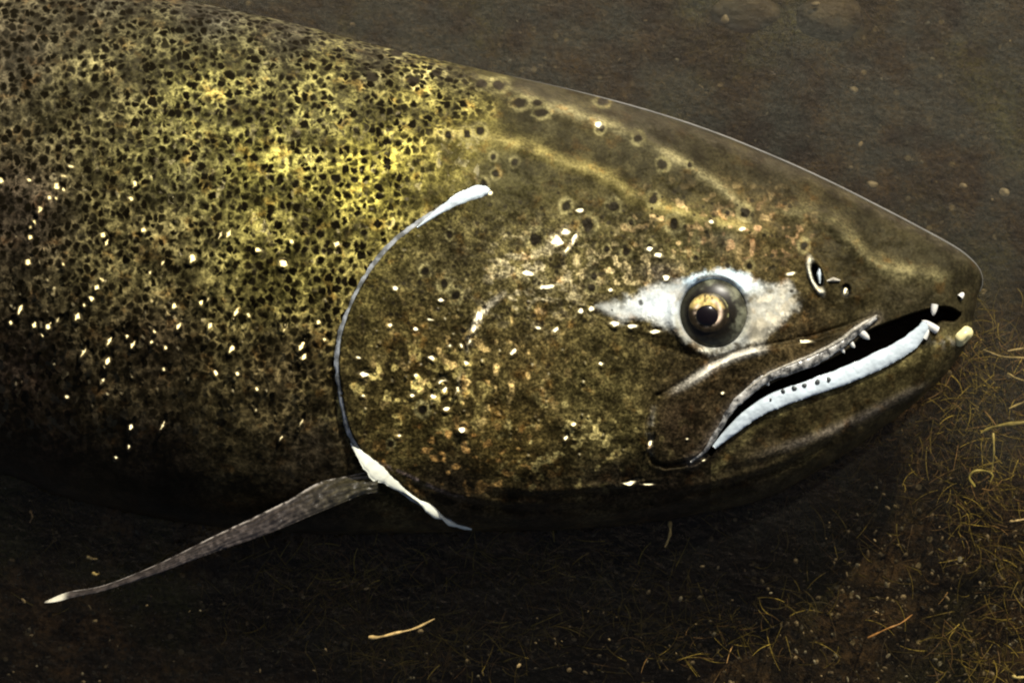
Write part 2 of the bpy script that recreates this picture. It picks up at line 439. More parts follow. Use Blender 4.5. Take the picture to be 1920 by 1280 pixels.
GL = """17 344 5 8;69 343 4 4;146 317 7 3;133 335 6 3;119 354 6 9;132 360 4 4;106 375 5 6;119 376 4 4;89 396 4 10;78 421 5 7;71 429 4 5;71 448 6 6;67 493 7 8;132 498 4 5;205 444 7 7;212 458 4 8;281 434 6 6;264 350 4 9;257 377 5 6;292 514 3 7;316 495 3 6;203 527 5 5;194 541 6 6;184 561 6 5;170 573 4 5;158 594 9 8;52 580 6 11;34 606 5 5;77 610 6 8;103 612 7 9;93 628 4 4;121 601 3 8;168 659 5 13;216 639 5 11;213 676 6 12;260 646 5 9;249 631 4 5;300 621 4 4;295 641 4 6;321 651 5 5;317 691 4 4;328 587 7 6;337 575 7 6;388 569 7 6;400 562 4 7;345 611 5 8;403 611 4 8;452 586 5 13;443 653 6 9;413 698 5 5;453 700 5 7;474 592 4 5;542 616 4 9;571 650 7 13;576 668 6 9;603 604 5 6;615 636 5 4;489 727 5 5;539 496 11 8;554 456 6 4;492 471 7 6;371 486 8 9;437 443 5 10;423 443 3 10;6 678 5 5;203 712 4 6;637 461 5 6;255 797 5 8;250 834 4 5;225 855 5 4;533 818 3 7;570 790 3 11;313 795 4 11;136 742 5 4;745 542 5 6;829 564 6 5;810 600 7 3;736 611 5 5;782 617 5 5;676 670 5 4;688 701 10 7;783 702 5 6;876 680 7 5;963 659 5 11;812 670 8 6;845 648 4 5;867 648 4 5;1008 615 7 4;1040 619 5 9;1087 584 5 6;1107 580 5 6;1124 681 5 5;775 739 6 6;814 742 7 7;832 715 9 11;836 728 6 8;839 764 6 6;859 730 3 12;867 803 9 6;1074 793 6 5;751 814 6 5;686 740 5 4;1060 818 4 7;1245 522 7 7;1215 470 7 6;1230 480 8 7;1150 607 9 7;1182 612 10 7;1226 622 12 5;898 596 8 18;890 618 5 12;882 640 3 10;1043 455 14 10;1058 438 8 6;1074 450 4 18;1062 470 3 10;990 515 14 5;1025 540 14 6;1085 398 7 4;1142 545 5 4;1478 514 9 4;1330 418 5 4;1386 432 6 4;1350 735 4 4;1285 820 3 3;1121 235 7 8;920 366 4 4;1580 545 5 8;1505 640 14 4;1216 828 4 12;1180 902 20 4;1210 905 14 3;1315 858 5 5;1180 905 8 5;940 160 5 4""".split(";")
GLINTS = [tuple(float(q) for q in g.split()) for g in GL]
_r = np.random.default_rng(8)
for _ in range(170):                       # further tipped scales over the lower flank and the gill cover
    x, y = _r.uniform(0, 650), _r.uniform(420, 800)
    if _r.random() < .45: x, y = _r.uniform(680, 1180), _r.uniform(560, 860)
    s = _r.uniform(1.0, 2.6)
    GLINTS.append((x, y, s, s * _r.uniform(1, 2.2), _r.uniform(.25, .6)))
for _ in range(150):                       # and in the yellow band above
    x, y = _r.uniform(120, 860), _r.uniform(60, 480)
    k = math.exp(-((x - 640) / 330) ** 2 - ((y - 310) / 120) ** 2)
    if _r.random() > .15 + k: continue
    s = _r.uniform(1.5, 3.6)
    GLINTS.append((x, y, s * _r.uniform(1, 1.4), s, _r.uniform(.2, .5)))

def surf(px, py, detail=True):
    """height of the near side of the fish in photo pixels, and the masks that go with it"""
    z = base_z(px, py); zb = z.copy()
    A = {}
    # gill cover: plate edge, groove behind it
    d, s, side = pd(px, py, OPER, 330)
    sd = d * -side * 1.0                      # positive on the head side
    fade = sstep(0, .10, s) * 1.0
    sd = np.where(d < 329, sd, np.where(px > 760, 400., -400.))
    z = z + fade * np.where(sd > -4, 15 * sstep(-4, 5, sd) * np.exp(-np.clip(sd, 0, None) / 150), 0)
    z = z - fade * 4 * np.exp(-((sd + 11) / 8) ** 2)
    A['oper_sd'] = np.where(d < 329, sd, np.where(px > 760, 400., -400.)); A['oper_s'] = s; A['oper_d'] = d
    d, s, side = pd(px, py, PREOP, 60)
    env = np.sin(np.pi * np.clip(s, 0, 1)) ** .6
    z = z + env * (7 * np.exp(-(d / 16) ** 2)) * (d < 59) - env * 5 * np.exp(-((d * side - 20) / 9) ** 2) * (d < 59)
    for nm, L, hgt, wd in (('ra', RIDGE_A, 7, 12), ('rb', RIDGE_B, 5, 10), ('rc', RIDGE_C, 8, 15)):
        d, s, side = pd(px, py, L, 90)
        env = sstep(0, .12, s) * sstep(1, .86, s)
        g = np.exp(-(d / wd) ** 2) * env
        z = z + hgt * g
        # the hollow on the upper side of each ridge
        z = z - .75 * hgt * env * np.exp(-((d * -side - 34) / 24) ** 2) * (d < 89)
        A[nm] = g
    d, s, side = pd(px, py, SUBORB, 50)
    z = z - 4 * np.exp(-(d / 9) ** 2) * np.sin(np.pi * s) * (d < 49)
    # upper jaw bone plate
    MX = np.vstack([MAXTOP, crom([(1435, 652), (1530, 632), (1638, 596)], 5), UPLIP[::-1], CREASE_H[::-1][:3], CREASE_V[::-1]])
    sdm = poly_sd(px, py, MX, 40)
    z = z + 6 * sstep(-3, 4, sdm) - 4 * np.exp(-((sdm + 6) / 4) ** 2) * (sdm > -39)
    A['max'] = sstep(-3, 4, sdm)
    d, s, side = pd(px, py, MAXTOP, 40); A['mt'] = np.exp(-(d / 6.5) ** 2) * sstep(.05, .5, s) * sstep(1.02, .9, s)
    z = z + 4 * A['mt']
    for L in (CREASE_V, CREASE_H):
        d, s, side = pd(px, py, L, 30)
        z = z - 2.5 * np.exp(-(d / 6) ** 2) * (d < 29) + 3 * np.exp(-((d * side - 9) / 5) ** 2) * (d < 29)
    d, s, side = pd(px, py, UPLIP, 40); A['ul'] = np.exp(-(d / 11) ** 2)
    z = z + 6 * A['ul']
    # lower jaw bone
    d, s, side = pd(px, py, JAWRIDGE, 60); A['jr'] = np.exp(-(d / 8) ** 2) * sstep(0, .15, s) * sstep(1, .6, s)
    z = z + 5 * np.exp(-(d / 15) ** 2) * (d < 59)
    for L in FOLDS:
        d, s, side = pd(px, py, L, 40)
        env = np.sin(np.pi * s) ** .7
        z = z + env * (4.5 * np.exp(-(d / 8) ** 2) - 4.5 * np.exp(-((d * side - 12) / 7) ** 2)) * (d < 39)
    # mouth
    sdo = poly_sd(px, py, MOUTH, 40)
    mo = sstep(-2, 7, sdo)
    z = z * (1 - mo) + np.maximum(zb * .35 - 18, -18) * mo
    A['mouth'] = mo; A['mouth_sd'] = sdo
    # eye socket
    r = np.hypot(px - EYE[0], (py - EYE[1]))
    z = z + 9 * np.exp(-((r - 74) / 9) ** 2) - 26 * sstep(66, 52, r)
    A['er'] = r
    A['peri'] = sstep(-14, 13, poly_sd(px, py, PERI, 40) + (fbm(px, py, 24, 4, 5) - .5) * 30)
    # nostril: flap, pit
    dx, dy = px - 1527, py - 517
    u = dx * .94 + dy * -.34; v = dx * .34 + dy * .94
    rr = np.hypot(u / 9.5, v / 24)
    z = z + 8 * np.exp(-((rr - 1.35) / .4) ** 2) - 18 * sstep(1.05, .6, rr)
    A['nos'] = sstep(1.1, .8, rr); A['nosrim'] = np.exp(-((rr - 1.32) / .28) ** 2) * sstep(8, -4, u + 2)
    rr2 = np.hypot((px - 1581) / 9, (py - 546) / 12)
    z = z - 8 * sstep(1.2, .5, rr2); A['nos2'] = sstep(1.25, .7, rr2)
    z = z + 5 * np.exp(-(np.hypot(px - 1548, py - 530) / 14) ** 2)
    return z, A

# ---- body grid ------------------------------------------------------------
xs = np.r_[np.linspace(-3000, -60, 64)[:-1], np.arange(-60, 1800, 1.75), 1842 - 42 * (1 - np.sin(np.linspace(0, np.pi / 2, 34))) ]
xs = np.unique(np.round(xs, 4)); nc = len(xs)
NF, NB = 640, 40
u = np.linspace(0, 1, NF); vf = .55 * (2 * u - 1) + .45 * -np.cos(np.pi * u)
ub = np.linspace(1, 0, NB + 2)[1:-1]; vb = -np.cos(np.pi * ub)
a, b = ftop(xs), fbot(xs); yc = (a + b) / 2; hh = (b - a) / 2
FX = np.broadcast_to(xs, (NF, nc)).ravel().copy(); FY = (yc + hh * vf[:, None]).ravel()
BX = np.broadcast_to(xs, (NB, nc)).ravel().copy(); BY = (yc + hh * vb[:, None]).ravel()
fz, A = surf(FX, FY)
edge = 1 - np.abs(np.repeat(vf, nc))
rimf = sstep(0, .02, edge)
zb0 = base_z(FX, FY)
fz = zb0 + (fz - zb0) * rimf
bz = -base_z(BX, BY)
# gentle unevenness of flesh
oper_in = sstep(-3, 4, A['oper_sd'])
fz += rimf * ((fbm(FX, FY, 120, 3, 21) - .5) * 10 + (fbm(FX, FY, 26, 3, 14) - .5) * 4.5 * (.4 + .6 * oper_in) + (fbm(FX, FY, 9, 2, 31) - .5) * 1.6)
# tipped scales that face the sun (their slope is set from the sun's height, like real scales raised off the flank)
gx_t, gy_t = -HALF[0] / HALF[2], HALF[1] / HALF[2]       # dz/dpx, dz/dpy for a facet square to the half vector
facet = np.zeros(FX.shape)
gloss = np.zeros(FX.shape)
order = FX.reshape(NF, nc)
Fz2 = fz.reshape(NF, nc)
for G in GLINTS:
    x, y, rx, ry = G[:4]; gs = G[4] if len(G) > 4 else min(1, .62 + .06 * min(rx, ry))
    rx, ry = rx * 1.12, ry * 1.12
    c0, c1 = np.searchsorted(xs, [x - rx - 5, x + rx + 5]); 
    c0 = max(c0, 0); c1 = min(c1, nc)
    if c1 - c0 < 2: continue
    cc = (c0 + c1) // 2
    if abs(y - yc[cc]) > hh[cc] * .95: continue
    t0 = np.searchsorted(vf, (y - ry - 12 - yc[cc]) / hh[cc]); t1 = np.searchsorted(vf, (y + ry + 12 - yc[cc]) / hh[cc])
    if t1 - t0 < 3: continue
    X = FX.reshape(NF, nc)[t0:t1, c0:c1]; Y = FY.reshape(NF, nc)[t0:t1, c0:c1]
    if x < 640 and y > 430: rx, ry = rx * .8, ry * 1.35
    rot = .25 * math.sin(x * 3.1 + y)
    if ry > 9: rot = .45
    du = (X - x) * math.cos(rot) + (Y - y) * math.sin(rot); dv = -(X - x) * math.sin(rot) + (Y - y) * math.cos(rot)
    r = np.hypot(du / (rx + 1.2), dv / (ry + 1.2)) + (vn(X, Y, 4.5, 41) - .5) * .5
    m = sstep(1.45, .45, r)
    Z = Fz2[t0:t1, c0:c1]
    ci = np.argmin((X - x) ** 2 + (Y - y) ** 2); zc = Z.ravel()[ci]
    target = zc + .3 + gx_t * (X - x) + gy_t * (Y - y)
    Fz2[t0:t1, c0:c1] = Z * (1 - m) + target * m
    g = gloss.reshape(NF, nc)[t0:t1, c0:c1]; np.maximum(g, m * gs, out=g)
fz = Fz2.ravel()

# ---- pigment ---------------------------------------------------------------
CP = np.array([  # skin tones; points at the left end darkened as painted shade
 (700,320,.27,.235,.052),(400,200,.165,.15,.052),(500,320,.20,.18,.052),(600,200,.17,.155,.055),(350,330,.11,.10,.04),(850,255,.26,.22,.06),(200,150,.10,.087,.042),(50,100,.034,.028,.02),(150,40,.035,.03,.02),(50,400,.045,.034,.025),
 (300,450,.12,.10,.045),(550,480,.15,.13,.04),(300,650,.042,.031,.018),(550,700,.066,.05,.025),(50,700,.02,.014,.011),(300,850,.012,.009,.007),(100,860,.010,.007,.006),(300,940,.008,.006,.005),(600,960,.012,.009,.007),(-10,800,.012,.009,.007),
 (600,850,.035,.027,.018),(700,120,.030,.027,.019),(1000,185,.028,.025,.017),(400,30,.030,.028,.023),(850,160,.04,.036,.02),(550,80,.035,.032,.024),(200,-20,.03,.028,.022),(1100,280,.046,.039,.019),(950,330,.062,.056,.026),
 (800,200,.16,.14,.045),(620,160,.13,.115,.045),(1300,270,.026,.023,.014),(1600,420,.029,.025,.014),(1750,480,.032,.028,.016),(1200,225,.024,.022,.015),(1450,320,.024,.021,.014),(1100,450,.13,.11,.045),(1000,520,.18,.15,.065),
 (850,500,.12,.10,.045),(800,650,.105,.08,.03),(750,800,.11,.085,.03),(1000,680,.12,.09,.035),(1100,720,.14,.115,.045),(1150,800,.14,.115,.045),
 (950,830,.16,.115,.038),(1300,450,.14,.12,.05),(1400,440,.18,.13,.055),(1450,500,.11,.085,.035),(1600,560,.062,.050,.024),(1680,560,.05,.042,.024),(1500,625,.062,.044,.022),
 (1270,790,.048,.032,.02),(1500,790,.05,.038,.018),(1400,850,.042,.031,.02),(1650,720,.065,.052,.024),(1350,740,.06,.042,.022),(1580,760,.052,.04,.02),(1000,950,.012,.009,.008),(1250,930,.015,.011,.009),(1150,900,.03,.023,.016),(850,920,.03,.022,.015),(1450,900,.022,.017,.013),(1620,800,.035,.027,.016),
 (-400,200,.09,.075,.045),(-400,700,.04,.03,.02),(-2000,500,.06,.05,.03)], float)
num = np.zeros((len(FX), 3)); den = np.zeros(len(FX))
for x, y, r_, g_, b_ in CP:
    w = 1 / ((FX - x) ** 2 + (FY - y) ** 2 + 35 ** 2) ** 1.6
    num += w[:, None] * np.array([r_, g_, b_]); den += w
pig = num / den[:, None]
pig *= np.array([.66, .66, .56]) * np.where(oper_in > .5, .72, 1.0)[:, None]
pig *= (1 - .38 * np.exp(-(np.hypot((FX - 60) / 330, (FY - 640) / 240)) ** 2))[:, None]  # lower left flank darkened: light falloff painted into the pigment
def blend(m, c):
    global pig
    pig = pig * (1 - m[:, None]) + np.array(c) * m[:, None]
clean = np.zeros(len(FX))
yl = np.clip(fbm(FX, FY, 60, 3, 17) * 1.3, .4, 1)
blend(A['ra'] * .9 * yl, (.27, .225, .075)); blend(A['rb'] * .85 * yl, (.20, .175, .085)); blend(A['rc'] * .85 * yl, (.19, .165, .075))
headsm = np.clip(A['ra'] + A['rb'] + A['rc'], 0, 1)
# red-gold flecks over the cheek
fl = sstep(.60, .72, fbm(FX, FY, 13, 2, 61)) * np.exp(-(np.hypot((FX - 1400) / 90, (FY - 440) / 40)) ** 2)
blend(np.clip(fl * 1.0, 0, 1), (.55, .34, .16))
fl = sstep(.56, .70, fbm(FX, FY, 12, 2, 71)) * np.exp(-(np.hypot((FX - 1170) / 110, (FY - 500) / 50)) ** 2)
blend(np.clip(fl * .9, 0, 1), (.52, .42, .20))
fl = sstep(.55, .72, fbm(FX * .6 + FY * .5, FY - .4 * FX, 14, 3, 77)) * np.exp(-(np.hypot((FX - 1000) / 90, (FY - 520) / 65)) ** 2)
blend(np.clip(fl * .9, 0, 1), (.50, .43, .24))
for L_, w_, c_, k_ in ((crom([(878, 655), (884, 630), (900, 596), (922, 570), (945, 552)], 6), 5.5, (.62, .56, .40), .8), (crom([(1010, 478), (1035, 462), (1052, 444), (1062, 430)], 6), 8, (.60, .52, .30), .7),  # first streak paints the preopercle glint into the colour
                       (crom([(1055, 482), (1068, 462), (1082, 440)], 6), 3.5, (.66, .58, .36), .85), (crom([(955, 512), (990, 520), (1030, 545)], 6), 10, (.42, .36, .18), .6),
                       (crom([(1222, 762), (1215, 810), (1217, 850)], 6), 5, (.30, .27, .19), .6), (crom([(865, 690), (862, 720), (866, 745)], 6), 4, (.5, .42, .2), .5), (crom([(700, 925 - 65), (760, 884), (830, 918), (870, 928)], 6), 3, (.20, .15, .13), .6)):
    d_, s_, _q = pd(FX, FY, L_, 40)
    blend(np.exp(-(d_ / w_) ** 2) * np.sin(np.pi * np.clip(s_, .03, .97)) ** .5 * k_ * sstep(.30, .52, fbm(FX, FY, 12, 3, 55)), c_)
for cx_, cy_, sx_, sy_, th_, c_ in ((770, 720, 110, 60, .60, (.62, .50, .16)), (880, 690, 150, 90, .68, (.50, .36, .13)), (860, 850, 120, 50, .62, (.42, .24, .07)), (1060, 810, 120, 70, .66, (.40, .33, .12)), (1290, 420, 140, 50, .68, (.5, .36, .16))):
    fl = sstep(th_, th_ + .10, fbm(FX, FY, 15, 2, int(cx_) % 37)) * np.exp(-(np.hypot((FX - cx_) / sx_, (FY - cy_) / sy_)) ** 2)
    blend(np.clip(fl, 0, .9), c_)
# white skin round the eye
pe = A['peri']; mott = fbm(FX, FY, 30, 4, 33)
blend(pe * sstep(.20, .44, mott + .22 * np.exp(-((FX - 1235) / 45) ** 2)), (.50, .52, .47))
blend(pe * sstep(.52, .66, mott) * .3, (.40, .37, .30))
rt = sstep(1385, 1410, FX) * pe
blend(rt * (.35 + .5 * sstep(.40, .62, mott)), (.42, .38, .27))
blend(rt * sstep(.55, .68, fbm(FX, FY, 16, 3, 91)) * .6, (.74, .68, .50))
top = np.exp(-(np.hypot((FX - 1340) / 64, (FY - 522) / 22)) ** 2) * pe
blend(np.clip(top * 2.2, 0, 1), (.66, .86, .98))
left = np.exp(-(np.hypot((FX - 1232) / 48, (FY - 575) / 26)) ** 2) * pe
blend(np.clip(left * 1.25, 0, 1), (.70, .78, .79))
clean = np.maximum(clean, pe * .75)
dark_corner = np.exp(-(np.hypot((FX - 1235) / 40, (FY - 512) / 20)) ** 2)
blend(np.clip(dark_corner * .75 * (1 - left), 0, 1), (.05, .042, .035))
blend(np.exp(-(np.hypot((FX - 1345) / 45, (FY - 448) / 22)) ** 2) * .7, (.055, .052, .032))
ring = np.exp(-((A['er'] - 69) / 4.5) ** 2)
blend(ring * sstep(.36, .5, mott) * .8, (.42, .42, .33))
blend(sstep(64, 56, A['er']), (.03, .03, .022))
blend(A['mt'] * np.clip(.5 + fbm(FX, FY, 9, 2, 51), 0, 1), (.66, .63, .52)); clean = np.maximum(clean, A['mt'] * .6)
blend(A['jr'] * .45, (.22, .185, .14))
blend(A['nosrim'] * .95, (.78, .76, .58)); blend(A['nos'] * 1.0, (.012, .012, .010)); blend(A['nos2'] * .9, (.02, .022, .022))  # white highlight on the nostril rim painted into the colour
blend(A['ul'] * .35, (.14, .12, .10))
jl = np.exp(-((A['mouth_sd'] + 26) / 10) ** 2) * (FY > np.interp(FX, GUM[:, 0], GUM[:, 1])) * (FX > 1330)
jt = np.exp(-(np.hypot((FX - 1765) / 26, (FY - 640) / 9)) ** 2) * sstep(.4, .6, fbm(FX, FY, 10, 3, 66))
blend(jt * .7, (.22, .21, .18))
blend(jl * .55 * np.clip(fbm(FX, FY, 22, 3, 5) * 1.6 - .2, 0, 1), (.24, .20, .075))
blend(A['mouth'], (.012, .007, .006)); clean = np.maximum(clean, A['mouth'])
# big dark spots of the head, each with its pale ring
SPOTS = [(1100,425,11),(1260,422,10),(1148,390,9),(1060,390,8),(1222,377,8),(1393,400,9),(1240,312,8),(1290,312,5),(1195,262,8),(1124,243,7),(1015,215,11),
         (1008,196,9),(975,196,12),(1004,452,11),(845,443,6),(835,535,8),(857,555,8),(800,510,7),(1215,466,7),(1172,474,7),(1112,520,6),(1106,540,7),(965,308,6),
         (930,330,6),(925,298,5),(870,620,5),(1360,402,5),(1503,462,7),(1180,420,5),(1135,470,5),(1300,485,5),(1400,500,6),(1360,500,5),(900,250,9),(877,255,8),(842,258,7),
         (905,160,11),(935,163,13),(1130,192,10),(1040,150,7),(820,140,10),(775,155,13),(700,150,12),(745,100,12),(795,765,8),(735,830,5),(908,350,7)]
spot = np.zeros(len(FX))
for x, y, r_ in SPOTS:
    near = np.nonzero((abs(FX - x) < 3.4 * r_) & (abs(FY - y) < 3.4 * r_))[0]
    q = np.hypot((FX[near] - x) / r_, (FY[near] - y) / (r_ * (1.12 if y > 240 else .7))) + (vn(FX[near], FY[near], 6, 3) - .5) * .5
    spot[near] = np.maximum(spot[near], sstep(1.1, .75, q))
    halo = np.exp(-((q - 1.55) / .4) ** 2) * .45
    pig[near] = pig[near] * (1 - halo[:, None]) + halo[:, None] * np.array([.26, .23, .10])
for _ in range(260):
    x, y = _r.uniform(700, 1480), _r.uniform(360, 640)
    if np.hypot(x - EYE[0], y - EYE[1]) < 130 or (x < 800 and y < 480): continue
    r_ = _r.uniform(2.2, 4.6)
    near = np.nonzero((abs(FX - x) < 2 * r_) & (abs(FY - y) < 2 * r_))[0]
    q = np.hypot(FX[near] - x, FY[near] - y) / r_
    spot[near] = np.maximum(spot[near], sstep(1.2, .7, q) * .85)
# masks
trunk = 1 - oper_in
headline = sstep(-60, 90, FX - np.interp(FY, [0, 130, 200, 260, 330, 400], [700, 860, 930, 800, 800, 760]))   # where the body's net of spots stops
above = sstep(420, 380, FY)
ret = np.clip(trunk * (1 - headline * sstep(430, 400, FY)), 0, 1)
ret = np.where(FX > 930, 0, ret) * sstep(1100, 560, FY + .25 * (600 - FX))
ret = np.clip(ret, 0, 1) * sstep(-1, .0, 0 * FX)
spark = (.16 + .42 * trunk * sstep(330, 560, FY) + .22 * trunk * np.exp(-((FY - 320) / 140) ** 2)) * (1 - clean)
spark *= np.where(FX > 900, sstep(980, 560, FY) * .6 + .15, 1) 
spark = np.where((FX > 1450) | ((FY < 400) & (FX > 900)), .08, spark)
spark *= sstep(930, 720, FY)
spark *= (1 - gloss) * (1 - A['mouth'])
grainm = np.clip(.35 + .65 * oper_in, 0, 1) * (1 - clean)
grainm = np.where((FY < 400) & (FX > 880) & (FX < 1400), grainm * .5, grainm)
grainm = np.where(FX > 1520, grainm * .55, grainm)
grainm = grainm * (1 - .8 * headsm) * .8
grainm = np.where(FX > 880, grainm * sstep(330, 470, FY + 60 * (fbm(FX, FY, 50, 3, 3) - .5) - .28 * np.clip(FX - 1000, 0, 900)) * .75 + grainm * .25, grainm)
grainm = grainm * (1 - .5 * sstep(1240, 1420, FX) * sstep(60, -20, np.interp(FX, MOUTH[:40:4, 0], MOUTH[:40:4, 1]) - FY))
pig_b = np.broadcast_to(np.array([.05, .04, .025]), (len(BX), 3))
co = np.vstack([W(FX, FY, fz), W(BX, BY, bz)])
mask = np.vstack([np.stack([ret, spark, gloss], -1), np.tile([.4, .1, 0], (len(BX), 1))])
mask2 = np.vstack([np.stack([spot, grainm, np.clip(clean, 0, 1)], -1), np.tile([0, .5, 0], (len(BX), 1))])

salmon = bpy.data.objects.new("salmon", None); sc.collection.objects.link(salmon)
salmon.empty_display_size = .05
tag(salmon, "big dark olive salmon with spotted back lying half out of shallow water", "fish")
body = make_mesh("body", co, grid_faces(NF + NB, nc, True), M_SKIN, salmon, attrs={"pigment": np.vstack([pig, pig_b]), "mask": mask, "mask2": mask2})

# ---- strips laid along the surface (lips, gill edge) ------------------------
def ribbon(name, line, widths, mat, parent, lift=6, rag=0.0, seed=0, m=13, step=2.5, sink=5, z_fn=None, zsm=0, tilt=0.0):
    L = np.asarray(line, float)
    seg = np.r_[0, np.cumsum(np.linalg.norm(np.diff(L, axis=0), axis=1))]
    n = max(6, int(seg[-1] / step)); q = np.linspace(0, seg[-1], n)
    P = np.stack([np.interp(q, seg, L[:, 0]), np.interp(q, seg, L[:, 1])], -1)
    T = np.gradient(P, axis=0); T /= np.linalg.norm(T, axis=1)[:, None]
    N = np.stack([-T[:, 1], T[:, 0]], -1)
    ws = np.interp(q / seg[-1], [w[0] for w in widths], [w[1] for w in widths]) / 2
    w1 = ws * (1 + rag * (fbm(q, 0 * q, 14, 3, seed) - .5) * 2); w2 = ws * (1 + rag * (fbm(q, 0 * q, 14, 3, seed + 5) - .5) * 2)
    v = np.linspace(-1, 1, m)
    off = np.where(v < 0, v * w1[:, None], v * w2[:, None])
    X = P[:, 0:1] + N[:, 0:1] * off; Y = P[:, 1:2] + N[:, 1:2] * off
    zc, _ = surf(P[:, 0], P[:, 1]) if z_fn is None else (z_fn(P[:, 0], P[:, 1]), 0)
    k = 9 if not zsm else zsm
    zc = np.convolve(np.pad(zc, k, mode='edge'), np.ones(2 * k + 1) / (2 * k + 1), 'valid')
    # follow the body's broad curve across the strip
    zx = base_z(X.ravel(), Y.ravel()).reshape(X.shape) - base_z(P[:, 0], P[:, 1])[:, None]
    zx = zx + tilt * off
    dome = np.sqrt(np.clip(1 - v * v, 0, 1))
    lf = lift * np.minimum(1, (ws / (ws.max() + 1e-6)) ** .5)
    Zt = zc[:, None] + zx + lf[:, None] * dome + (fbm(X, Y, 8, 2, seed + 2) - .5) * min(2.0, lift * .3)
    Zb = zc[:, None] + zx - sink
    nv = X.size
    cot = np.vstack([W(X.ravel(), Y.ravel(), Zt.ravel()), W(X.ravel(), Y.ravel(), Zb.ravel())])
    f = grid_faces(n, m)
    idx = np.arange(nv).reshape(n, m)
    rim = np.r_[idx[0, :], idx[1:, -1], idx[-1, ::-1][1:], idx[::-1, 0][1:-1]]
    r2 = np.roll(rim, -1)
    fs = np.stack([rim, r2, r2 + nv, rim + nv], -1)
    # faces[:, ::-1] so that the upper side faces out
    F = np.vstack([f, f[:, ::-1] + nv, fs[:, ::-1]])
    o = make_mesh(name, cot, F, mat, parent)
    return o

lip = ribbon("lower_lip", GUM, [(0, 8), (.1, 20), (.3, 30), (.5, 30), (.75, 33), (.92, 28), (1, 14)], M_GUM, salmon, lift=6, rag=.1, seed=4, m=25, step=2,
             z_fn=lambda x, y: base_z(x, y) + 3, tilt=.3, sink=8)
# tooth sockets along the gum, and the teeth
def cone(name, p0, p1, r0, mat, parent, n=10):
    p0, p1 = np.array(p0, float), np.array(p1, float)
    ax = p1 - p0; ax /= np.linalg.norm(ax)
    s = np.cross(ax, [0, 0, 1.0]); s = s / (np.linalg.norm(s) + 1e-9); t = np.cross(ax, s)
    rings = []
    for k in range(7):
        f = k / 6; r = r0 * math.sqrt(max(1 - f * f, .002)); c = p0 + (p1 - p0) * f
        for j in range(n):
            a_ = 2 * math.pi * j / n
            rings.append(c + s * r * math.cos(a_) + t * r * math.sin(a_))
    R = np.array(rings)
    f = []
    for k in range(6):
        for j in range(n):
            f.append((k * n + j, k * n + (j + 1) % n, (k + 1) * n + (j + 1) % n, (k + 1) * n + j))
    return make_mesh(name, W(R[:, 0], R[:, 1], R[:, 2]), np.array(f), mat, parent)
def bz1(x, y): return float(base_z(np.array([float(x)]), np.array([float(y)]))[0])
for (x0, y0, x1, y1, r_) in ((1748, 571, 1745, 592, 7), (1752, 619, 1724, 601, 8), (1727, 634, 1736, 616, 7), (1608, 622, 1625, 636, 7), (1590, 642, 1597, 652, 4.5), (1572, 652, 1578, 662, 4),
                             (1432, 712, 1437, 722, 4), (1796, 558, 1804, 549, 6)):
    cone("tooth", (x0, y0, bz1(x0, y0) + 2), (x1, y1, bz1(x1, y1) + 3), r_, M_TOOTH, salmon)
M_SOCK = mat_wet("tooth_socket_skin", (.05, .06, .06), .4, .4, .3, 6, .2, 1)
for i, (x, y, r_) in enumerate([(1463, 732, 4), (1484, 727, 4.5), (1503, 722, 4.5), (1527, 716, 5), (1548, 712, 5), (1572, 712, 3), (1597, 704, 4.5), (1637, 690, 2.6), (1655, 684, 2.8), (1667, 676, 3), (1678, 668, 2.6), (1440, 748, 2.5)]):
    # little dark pits: shallow discs set in the gum
    th = np.linspace(0, 2 * np.pi, 12, endpoint=False)
    k = 1 + .14 * np.sin(2 * th + i) + .08 * np.sin(3 * th + 2 * i)
    d = np.abs(GUM - np.array([x, y])).sum(1).argmin()
    off = min(1, math.hypot(*(GUM[d] - np.array([x, y]))) / 16)
    zt = bz1(x, y) + 2 + 6 * math.sqrt(max(0, 1 - off * off)) + 1.4
    ring = np.stack([x + r_ * k * np.cos(th), y + r_ * 1.15 * k * np.sin(th), np.full(12, zt - 2)], -1)
    inner = np.stack([x + .6 * r_ * k * np.cos(th), y + .6 * r_ * 1.15 * k * np.sin(th), np.full(12, zt)], -1)
    R = np.vstack([ring, inner, [[x, y, zt + .2]] * 12])
    f = [(q * 12 + j, q * 12 + (j + 1) % 12, (q + 1) * 12 + (j + 1) % 12, (q + 1) * 12 + j) for q in range(2) for j in range(12)]
    make_mesh("tooth_socket", W(R[:, 0], R[:, 1], R[:, 2]), np.array(f)[:, ::-1], M_SOCK, lip)
ribbon("upper_lip", UPLIP, [(0, 4), (.1, 10), (.3, 14), (.5, 17), (.7, 20), (.85, 15), (1, 6)], M_LIP, salmon, lift=7, rag=.35, seed=9, m=15, step=2)
ribbon("lip_edge", crom([(1395, 730), (1440, 698), (1520, 664), (1570, 638), (1605, 612), (1640, 592)], 8), [(0, 3), (.5, 7), (.85, 9), (1, 4)], M_STREAK, salmon, lift=6, rag=.3, seed=12, step=2)
ribbon("gill_rim", OPER[:-6], [(0, 7), (.12, 10), (.28, 14), (.4, 10), (.52, 15), (.62, 10), (.75, 12), (.9, 9), (1, 6)], M_RIM, salmon, lift=4, rag=.5, seed=15)
ribbon("gill_membrane_glint", crom([(919, 360), (890, 366), (855, 382), (815, 408), (785, 430)], 8), [(0, 5), (.03, 15), (.12, 24), (.35, 23), (.7, 11), (1, 3)], M_GUM, salmon, lift=7, rag=.12, seed=18, step=2)  # pale strip painted in for the glint at the gill cover's top
